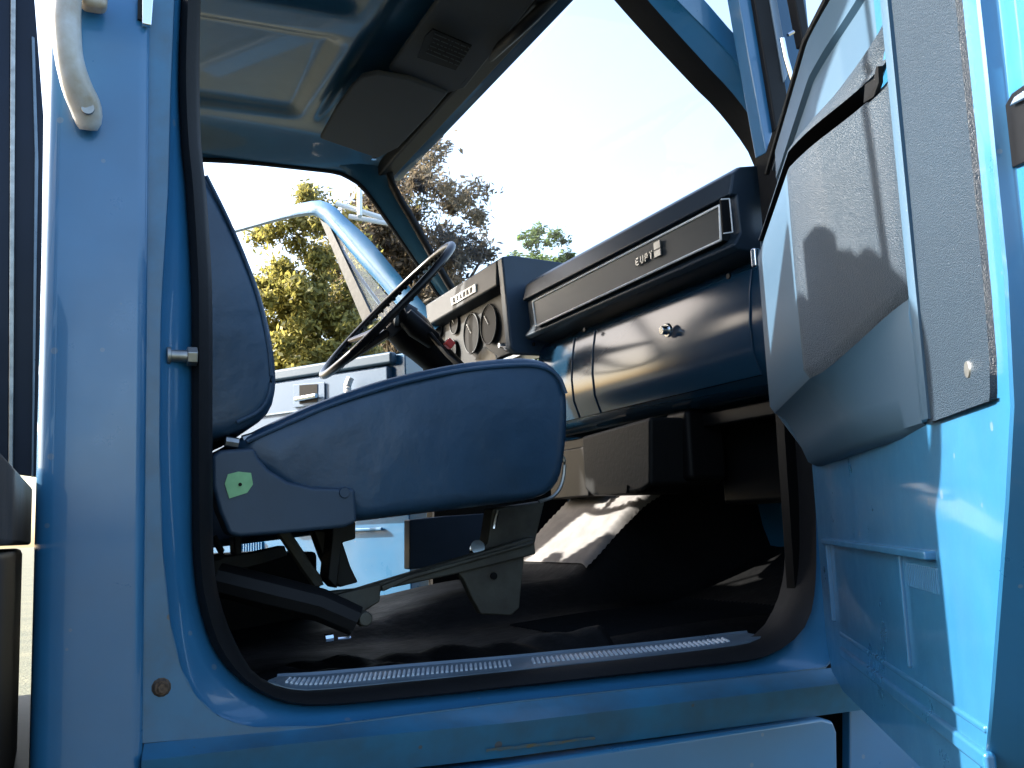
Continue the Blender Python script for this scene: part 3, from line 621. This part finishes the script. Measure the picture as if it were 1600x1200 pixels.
slab([(330, 872), (400, 862), (445, 852), (450, 870), (400, 885), (330, 900)], .50, .05, 'cross_bar', M['chassis'])
m = MB(); m.tube(cr([PY(333, 838, .45), PY(345, 860, .45), PY(347, 868, .45), PY(332, 872, .45)], 10), .006, 6); part('belt_stay', m, M['chassis'], seat)
slab([(365, 838), (378, 838), (378, 868), (367, 868)], .5, .05, 'rear_post', M['chassis'])
m = MB(); m.tube(cr([PY(694, 815, .9), PY(697, 850, .9), PY(694, 870, .9), PY(688, 880, .9)], 12), .004, 6); part('cable', m, M['steel'], seat)
m = MB(); m.tube([PY(778, 798, .325), PY(774, 812, .325), PY(772, 826, .325)], .003, 6); part('frame_clip', m, M['chrome'], seat)
m = MB(); m.disc(PY(745, 857, .33), (-.2, -1, .3), .012, .01, 14); part('frame_bolt', m, M['chrome'], seat)
slab([(640, 812), (700, 806), (758, 802), (758, 848), (720, 880), (640, 890)], .86, .04, 'tunnel_cover', M['vinyl2'], T)

# ================================================================== passenger door
TH = math.radians(57); H0 = W(1.085, 0, 0)
dd = Vector((-math.cos(TH), -math.sin(TH), 0)); dn = Vector((-math.sin(TH), math.cos(TH), 0))
def DW(s, z, n): return H0+dd*s+dn*n+Vector((0, 0, z))
def DP(px, py, n): return PL(px, py, dn, dn.dot(H0)+n)
# steel shell: inner skin below and behind the trim, rear edge curving forward at the bottom
edge = [(.952, .60), (.950, .30), (.945, .15), (.930, .065), (.898, .0), (.864, -.06), (.822, -.135), (.79, -.19), (.72, -.24), (.60, -.25), (.30, -.25), (.12, -.25), (.03, -.235), (.0, -.19), (.0, .60)]
m = MB()
def lvl(ds, dz, n): return [DW(s+(ds if s > .45 else 0), z-(dz if z < .1 and s > .05 else 0), n) for s, z in edge]
def flg(ds, n): return [DW(s+((.004+(ds-.004)*sm(.02, .16, z)) if s > .45 else 0), z-(.004 if z < .1 and s > .05 else 0), n-.03*(1-sm(.02, .16, z))*(1 if s > .45 else 0)) for s, z in edge]
m.loft([lvl(0, 0, -.001), lvl(.002, 0, -.003), flg(.003, -.012), flg(.004, -.014), flg(.060, -.016), flg(.066, -.022), lvl(.066, .016, -.09)])
pdoor = part('passenger_door', m, M['paint'], label='passenger door swung wide open with sunlit blue trim', ang=35)
# pressed frame strips on the rear edge, a raised inner flange and the lock face
def strip(s0, s1, z0, z1, n0, n1, nm, mt, par=None, bev=.002):
    m = MB(); m.loft([[DW(s0, z0, n0), DW(s1, z0, n0), DW(s1, z0, n1), DW(s0, z0, n1)], [DW(s0, z1, n0), DW(s1, z1, n0), DW(s1, z1, n1), DW(s0, z1, n1)]])
    return part(nm, m, mt, par or pdoor, bevel=bev)
# lower pressed pocket with louvre stamping
def pocket_frame():
    z0, z1, s0, s1 = -.155, -.045, .10, .70
    strip(s0, s1, z1, z1+.008, -.007, .009, 'pocket_lip', M['paint'])
    strip(s0, s0+.012, z0, z1, -.007, .005, 'pocket_side', M['paint'])
    strip(.56, .57, z0, z1, -.007, .003, 'pocket_rib', M['paint'])
pocket_frame()
for k in range(16): strip(.585+.0075*k, .588+.0075*k, -.075, -.052, -.007, .0, 'louvre', M['paint'], bev=.0008)
strip(.14, .80, -.20, -.185, -.007, .003, 'lower_bead', M['paint'], bev=.004)
strip(.14, .80, -.172, -.165, -.007, .001, 'lower_bead', M['paint'], bev=.003)
# hole in the lock edge / latch
m = MB(); m.prism([DP(1580, 163, -.0155), DP(1590, 145, -.0155), DP(1640, 110, -.0155), DP(1640, 240, -.0155), DP(1591, 262, -.0155)], dn*.004); lt = part('door_latch', m, M['black'], pdoor, bevel=.001)
m = MB(); m.prism([DP(1583, 166, -.011), DP(1592, 150, -.011), DP(1640, 118, -.011), DP(1640, 138, -.011), DP(1596, 160, -.011)], dn*.003); part('latch_claw', m, M['chrome'], lt, bevel=.001)
# --- trim panel
def rp(a, b, s): t = max(0, min(1, (s-a)/(b-a))); return t-.04*math.sin(2*math.pi*t)
def na(s): return .065*rp(.705, .485, s)
def nb(s): return .030*rp(.70, .46, s)
def zl(s): return .15+.04*sm(.5, .70, s)
SS = [.10+.61*i/40 for i in range(41)]
def rows(fn, name, mt, ang=40, par=None, bev=0, rng=None):
    m = MB(); m.loft([[DW(s, z, n_) for s in (rng or SS) for z, n_ in [f(s)]] for f in fn], closed=False, caps=False); return part(name, m, mt, par or pdoor, ang=ang)
rows([lambda s: (.560, nb(s)-.05), lambda s: (.560, nb(s)-.006), lambda s: (.556, nb(s)), lambda s: (.512, nb(s)+.002), lambda s: (.507, nb(s)-.004)], 'window_ledge', M['smoothtrim'])
rows([lambda s: (.507, nb(s)-.004), lambda s: (.455, nb(s)-.004), lambda s: (.448, nb(s)+.003)], 'upper_trim', M['smoothtrim'])
rows([lambda s: (.448, nb(s)+.003), lambda s: (.436, nb(s)+(na(s)-nb(s))*.55), lambda s: (.425, na(s)-.006), lambda s: (.417, na(s)), lambda s: (.415, na(s))], 'armrest_cap', M['grain'], ang=60)
rows([lambda s: (.415, na(s)), lambda s: (.414, na(s)-.03), lambda s: (.396, na(s)-.03), lambda s: (.395, na(s)+.001)], 'pull_groove', M['black'])
rows([lambda s: (.395, na(s)+.001), lambda s: (.390, na(s)+.003), lambda s: (.33, na(s)+.003), lambda s: (.26, na(s)+.003), lambda s: (zl(s)+.01, na(s)+.002), lambda s: (zl(s), na(s)-.004)], 'armrest_face', M['grain'], ang=60, rng=[.478+.232*i/24 for i in range(25)])
rows([lambda s: (.395, na(s)+.001), lambda s: (.390, na(s)+.003), lambda s: (.33, na(s)+.003), lambda s: (.26, na(s)+.003), lambda s: (zl(s)+.01, na(s)+.002), lambda s: (zl(s), na(s)-.004)], 'armrest_front', M['smoothtrim'], ang=60, rng=[.10+.378*i/24 for i in range(25)])
rows([lambda s: (zl(s), na(s)-.004), lambda s: (zl(s)-.012, na(s)*.75-.004), lambda s: (.105, na(s)*.45+.0), lambda s: (.075, na(s)*.25+.002), lambda s: (.068, na(s)*.2-.006), lambda s: (.068, -.007)], 'lower_trim', M['smoothtrim'], ang=50)
# front edge of the armrest moulding
m = MB(); m.prism([DW(.10, z, n_) for z, n_ in ((.555, -.02), (.555, .03), (.45, .03), (.42, .062), (.16, .065), (.075, .012), (.068, -.02))], dd*-.004); part('trim_front_edge', m, M['smoothtrim'], pdoor)
m = MB(); m.prism([DP(1358, 132, .012), DP(1372, 122, .008), DP(1376, 103, .006), DP(1379, 103, .006), DP(1380, 128, .006), DP(1372, 150, .006), DP(1356, 160, .012)], dn*.004); part('pull_notch', m, M['black'], pdoor)
# ridge and rear flat panel
def vstrip(s0, s1, n0, n1, z0, z1, nm, mt, k=6):
    m = MB(); rr = []
    for i in range(k+1):
        z = z0+(z1-z0)*i/k; rr.append([DW(s0, z, -.02), DW(s0, z, n0), DW((s0*2+s1)/3, z, n0+.003), DW((s0+2*s1)/3, z, n1+.003), DW(s1, z, n1), DW(s1, z, -.02)])
    m.loft(rr); return part(nm, m, mt, pdoor, ang=50)
vstrip(.708, .748, .002, .006, .075, .56, 'trim_ridge', M['smoothtrim'])
m = MB(); S2 = [(.746, .004), (.80, .004), (.86, .004), (.90, .004), (.9145, .0035), (.916, -.0015)]
m.loft([[DW(s+ds, z, n_) for s, n_ in S2] for z, ds in ((.56, .008), (.40, .008), (.25, .006), (.15, .002), (.10, -.002), (.078, -.008), (.072, -.012))], closed=False, caps=False); part('rear_trim', m, M['grain'], pdoor, ang=20)
m = MB(); m.loft([[DW(s-.005, .073, n_) for s, n_ in S2], [DW(s-.005, .070, -.025) for s, n_ in S2]], closed=False, caps=False); part('trim_bottom_edge', m, M['black'], pdoor)
c = DP(1519, 577, .001); m = MB(); m.disc(c, dn, .0085, .004, 16, .006); part('trim_screw', m, M['steel'], pdoor)
# window belt seals
for z_, n_, r_, mt in ((.563, .030, .0045, 'rubber'), (.568, .018, .004, 'alu'), (.566, .006, .004, 'rubber')):
    m = MB(); m.tube([DW(-.02+.72*i/20, z_, n_*(1 if i < 14 else 1-(i-13)*.13)) for i in range(21)], r_, 8); part('belt_seal', m, M[mt], pdoor)
# window frame posts
def post(a, b, c_, d_, y, th, nm, mt): 
    m = MB(); m.prism([PY(*a, y), PY(*b, y), PY(*c_, y), PY(*d_, y)], (0, th, 0)); return part(nm, m, mt, pdoor, bevel=.003)
post((1083, -400), (1117, -400), (1213, 190), (1198, 240), -.012, .03, 'window_frame', M['paint'])
post((1114, -400), (1140, -400), (1231, 150), (1213, 205), -.022, .03, 'frame_channel', M['rubber'])
post((1136, -400), (1146, -400), (1234, 110), (1226, 130), -.026, .03, 'frame_bead', M['alu'])
post((1165, -400), (1193, -400), (1268, 70), (1256, 70), -.05, .02, 'vent_division_bar', M['rubber'])
m = MB(); m.tube([PY(1222, 60, -.06), PY(1228, 90, -.06), PY(1238, 125, -.06)], .004, 8); m.tube([PY(1231, 55, -.06), PY(1240, 50, -.06)], .003, 6); part('vent_latch', m, M['chrome'], pdoor)
# small knob on the trim's front edge
m = MB(); m.box(PY(1181, 403, -.02), (.012, .012, .03)); part('hinge_stop', m, M['chrome'], pdoor, bevel=.003)

# ================================================================== driver door, open on the far side
G0 = W(.965, 1.66, 0); gd = Vector((-math.cos(TH), math.sin(TH), 0)); gn = Vector((-math.sin(TH), -math.cos(TH), 0))
def GW(s, z, n): return G0+gd*s+gn*n+Vector((0, 0, z))
def GP(px, py, n): return PL(px, py, gn, gn.dot(G0)+n)
edge = [(.94, .54), (.94, .1), (.92, -.02), (.86, -.12), (.74, -.21), (.6, -.24), (.1, -.25), (.02, -.23), (.0, -.18), (.0, .54)]
m = MB(); m.loft([[GW(s, z, -.02) for s, z in edge], [GW(s, z, -.11) for s, z in edge]]); ddoor = part('driver_door', m, M['paint'], label='driver door standing open beyond the steering wheel', bevel=.004)
def gstrip(s0, s1, z0, z1, n0, n1, nm, mt, bev=.003):
    m = MB(); m.loft([[GW(s0, z0, n0), GW(s1, z0, n0), GW(s1, z0, n1), GW(s0, z0, n1)], [GW(s0, z1, n0), GW(s1, z1, n0), GW(s1, z1, n1), GW(s0, z1, n1)]])
    return part(nm, m, mt, ddoor, bevel=bev)
gstrip(.05, .88, .06, .505, -.02, .004, 'door_trim', M['drvtrim'], .008)
gstrip(.03, .93, .508, .545, -.02, .012, 'belt_cap', M['smoothtrim'], .008)
gstrip(.05, .88, .395, .40, .004, .009, 'trim_bead', M['alu'], .001)
gstrip(.12, .15, .0, .01, -.019, -.008, 'lower_bead', M['paint'])
gstrip(.10, .48, .0, .01, -.019, -.008, 'lower_bead', M['paint'])
for k in range(12): gstrip(.62+.012*k, .626+.012*k, -.06, -.02, -.02, -.013, 'louvre', M['paint'], .001)
# handle pocket
a_ = [GP(459, 601, .006), GP(508, 597, .006), GP(508, 632, .006), GP(459, 637, .006)]
m = MB(); m.prism(a_, gn*.003); hp = part('handle_plate', m, M['drvtrim'], ddoor, bevel=.003)
m = MB(); m.prism([GP(468, 602, .0095), GP(496, 600, .0095), GP(496, 628, .0095), GP(468, 631, .0095)], gn*.001); part('handle_recess', m, M['black'], hp)
m = MB(); m.tube([GP(462, 624, .018), GP(494, 618, .02)], .008, 8); part('door_handle', m, M['chrome'], hp)
m = MB(); m.tube(cr([GP(548, 590, .03), GP(543, 603, .035), GP(545, 616, .035), GP(553, 622, .03)], 10), .012, 8); part('window_crank', m, M['white'], ddoor)
# window frame
N = 34
o_ = cr([(280, 368, 0), (365, 346, 0), (444, 324, 0), (496, 313, 0), (519, 320, 0), (537, 337, 0), (575, 372, 0), (622, 427, 0), (690, 507, 0)], N)
i_ = cr([(280, 388, 0), (372, 363, 0), (450, 342, 0), (492, 337, 0), (506, 346, 0), (522, 362, 0), (556, 404, 0), (603, 456, 0), (660, 530, 0)], N)
m = MB(); m.loft([[GP(p.x, p.y, 0) for p in o_], [GP(p.x*.7+q.x*.3, p.y*.7+q.y*.3, .012) for p, q in zip(o_, i_)], [GP(p.x*.2+q.x*.8, p.y*.2+q.y*.8, .010) for p, q in zip(o_, i_)], [GP(p.x, p.y, -.004) for p in i_], [GP(p.x, p.y, -.03) for p in i_], [GP(p.x, p.y, -.03) for p in o_]]+[[GP(p.x, p.y, 0) for p in o_]], closed=False, caps=False)
part('window_frame', m, M['paint'], ddoor, ang=50)
m = MB(); m.prism([GP(500, 343, -.005), GP(514, 352, -.005), GP(584, 500, -.005), GP(568, 506, -.005)], gn*-.015); part('vent_division_bar', m, M['olive'], ddoor)
m = MB(); m.prism([GP(514, 352, -.012), GP(556, 404, -.012), GP(618, 478, -.012), GP(600, 500, -.012), GP(584, 500, -.012)], gn*-.004); part('vent_pane', m, M['glass'], ddoor)
m = MB(); m.tube([GP(516, 362, -.018), GP(560, 430, -.018), GP(598, 482, -.018)], .006, 6); part('vent_frame', m, M['alu'], ddoor)
# mirror arms
for a, b in (((525, 318), (612, 345)), ((545, 338), (612, 350)), ((562, 296), (562, 338))):
    m = MB(); m.tube([PY(*a, 2.06), PY(*b, 2.0)], .009, 8); part('mirror_arm', m, M['white'], ddoor)

# ================================================================== bed front behind the cab
m = MB(); m.prism([W(-.038, -.4, .0), W(-.038, 1.1, .0), W(-.038, 1.1, .12), W(-.038, -.4, .075)], (-.16, 0, 0)); bedo = part('bed_sill', m, M['wood'], bevel=.006)
def brack(pts, d_, nm, mt):
    m = MB(); m.prism(pts, (-d_, 0, 0)); return part(nm, m, mt, bedo, bevel=.004)
def qx(px, py, x): return PX(px, py, x)
m = MB(); m.box(W(-.075, -.32, .17), (.03, .22, .34)); part('sky_shield_board', m, M['navy'], bedo, bevel=.004)  # unseen board added to darken reflections on the pillar's rear corner
YR = 2.1
def rackp(pts, dy, th, nm, mt):
    m = MB(); m.prism([PY(a, b, YR+dy) for a, b in pts], (0, th, 0)); part(nm, m, mt, bedo, bevel=.003)
rackp([(-60, -90), (17, -90), (13, 740), (-60, 700)], 0, .05, 'rack_board', M['navy'])
rackp([(17, -90), (25, -90), (20, 740), (13, 740)], -.01, .06, 'rack_edge_bar', M['steel'])
rackp([(25, -90), (47, -90), (68, 180), (65, 400), (59, 745), (20, 740)], .03, .05, 'rack_post', M['navy'])
rackp([(49, 56), (54, 58), (60, 250), (52, 745), (49, 745), (54, 240)], .02, .03, 'rack_edge_bar', M['alu'])
m = MB(); m.box(W(-.17, .15, -.60), (.25, 1.15, 1.19)); part('chassis', m, M['chassis'], bevel=.01)
m = MB(); m.box(W(.6, .8, -.42), (2.6, 1.2, .16)); part('chassis_rail', m, M['chassis'], bevel=.01)

# ---- rest of the truck outside the door view: hood, fenders, bed deck, wheels
m = MB(); m.prism([W(1.46, .12, .30), W(1.46, 1.55, .30), W(1.46, 1.5, .50), W(1.46, .84, .53), W(1.46, .17, .50)], (1.25, 0, -.03)); part('hood', m, M['paint'], bevel=.03, seg=3)
m = MB(); m.prism([W(1.46, .10, -.55), W(1.46, 1.57, -.55), W(1.46, 1.57, .295), W(1.46, .10, .295)], (1.2, 0, 0)); part('engine_bay', m, M['paint'], bevel=.02)
m = MB(); m.box(W(-1.9, .83, -.06), (3.6, 2.3, .10)); part('bed_deck', m, M['wood'], bevel=.006)
m = MB(); m.box(W(-1.9, .83, -.28), (3.6, .9, .22)); part('frame_rails', m, M['chassis'], bevel=.01)
for y in (-.33, 1.99):  # unseen bed sides, added to block low sky light from the door
    for k in range(4):
        m = MB(); m.box(W(-1.93, y, .09+.17*k), (3.5, .03, .14)); part('added_stake_board', m, M['navy'], bedo, bevel=.004)
    for k in range(5):
        m = MB(); m.box(W(-.3-.8*k, y+(.03 if y < 0 else -.03), .33), (.07, .03, .7)); part('added_stake', m, M['navy'], bedo, bevel=.004)
for x, y in ((2.0, .12), (2.0, 1.53), (-2.2, .0), (-2.2, 1.65)):
    m = MB(); c = Vector((x, y, .48)); sg = 1 if y < .8 else -1
    m.tube([c+Vector((math.cos(t)*.36, 0, math.sin(t)*.36)) for t in [2*math.pi*k/40 for k in range(40)]], .12, 12, closed=True, up=Vector((0, 1, 0))); wl = part('wheel', m, M['rubber'], ang=60)
    m = MB(); m.disc(c+Vector((0, -.06, 0)), (0, 1, 0), .27, .12, 28); part('rim', m, M['steel'], wl, bevel=.01)

# ================================================================== trees
def tree(base, height, crown_c, crown_r, leafm, label, nleaf, size, seed, low=.2):
    t = empty('tree', base, label, 'tree', 'trees beyond the truck'); rnd = random.Random(seed); b = Vector(base)
    m = MB(); tips = []
    m.tube([b+Vector((.05*math.sin(i*2), .05*math.cos(i*3), height*.62*i/7)) for i in range(8)], [height*.028*(1-.1*i) for i in range(8)], 9)
    for k in range(12):
        z0 = height*(low+.4*rnd.random()); a = rnd.uniform(0, 6.28); L = crown_r.x*rnd.uniform(.5, .95)
        p = [b+Vector((0, 0, z0)), b+Vector((math.cos(a)*L*.4, math.sin(a)*L*.4, z0+height*.10)), b+Vector((math.cos(a)*L, math.sin(a)*L, z0+height*.24))]
        m.tube(cr(p, 7), [height*.011*(1-.12*i) for i in range(7)], 6); tips.append(p[2])
    m.build('trunk', M['bark'], t)
    clumps = []
    while len(clumps) < 170:
        d_ = Vector((rnd.gauss(0, 1), rnd.gauss(0, 1), rnd.gauss(0, 1))).normalized()*(rnd.random()**.45)
        clumps.append((Vector(crown_c)+Vector((d_.x*crown_r.x, d_.y*crown_r.y, d_.z*crown_r.z)), rnd.uniform(.10, .24)*crown_r.x))
    lv, lf_ = [], []
    for i in range(nleaf):
        c, r = rnd.choice(clumps); q_ = c+Vector((rnd.gauss(0, .5), rnd.gauss(0, .5), rnd.gauss(0, .42)))*r
        u = Vector((rnd.gauss(0, 1), rnd.gauss(0, 1), rnd.gauss(0, 1))).normalized(); v = u.orthogonal().normalized()
        s_ = size*rnd.uniform(.6, 1.3); k = len(lv); lv += [q_-u*s_, q_+v*s_*.5, q_+u*s_, q_-v*s_*.5]; lf_.append((k, k+1, k+2, k+3))
    c0 = Vector(crown_c); me = bpy.data.meshes.new('crown'); me.from_pydata([x-c0 for x in lv], [], lf_); me.materials.append(leafm)
    o = bpy.data.objects.new('crown', me); sc.collection.objects.link(o); o.parent = t; o.location = c0-b; o['kind'] = 'stuff'
    return t
def at(px, py, y): return PY(px, py, y)
def tree_px(pxc, top, hw, Y, low, leafm, label, nleaf, size, seed, ry=1.0):
    c_ = PY(pxc, top, Y); d_ = (c_-CAM).dot(fwd); r = hw/F*d_; zt = c_.z; zb_ = zt*low
    tree((c_.x, Y, 0), zt*.95, (c_.x, Y, (zt+zb_)/2), Vector((r, r, (zt-zb_)/2)), leafm, label, nleaf, size, seed, .12)
tree_px(490, 285, 115, 14, .16, M['leaf_yellow'], 'yellow-green autumn tree seen through the driver window', 52000, .055, 1)
tree_px(648, 218, 130, 19, .2, M['leaf_purple'], 'tall purple-brown leaved tree behind the driver windshield pillar', 44000, .08, 2)
tree_px(585, 235, 115, 22, .15, M['leaf_olive'], 'tall olive tree crossed by the driver door window frame', 36000, .085, 5)
tree_px(838, 345, 62, 60, .5, M['leaf_green'], 'distant green tree just above the instrument pod', 14000, .2, 3)
tree_px(915, 402, 60, 75, .5, M['leaf_green'], 'faint distant green tree low over the dashboard', 12000, .22, 4)
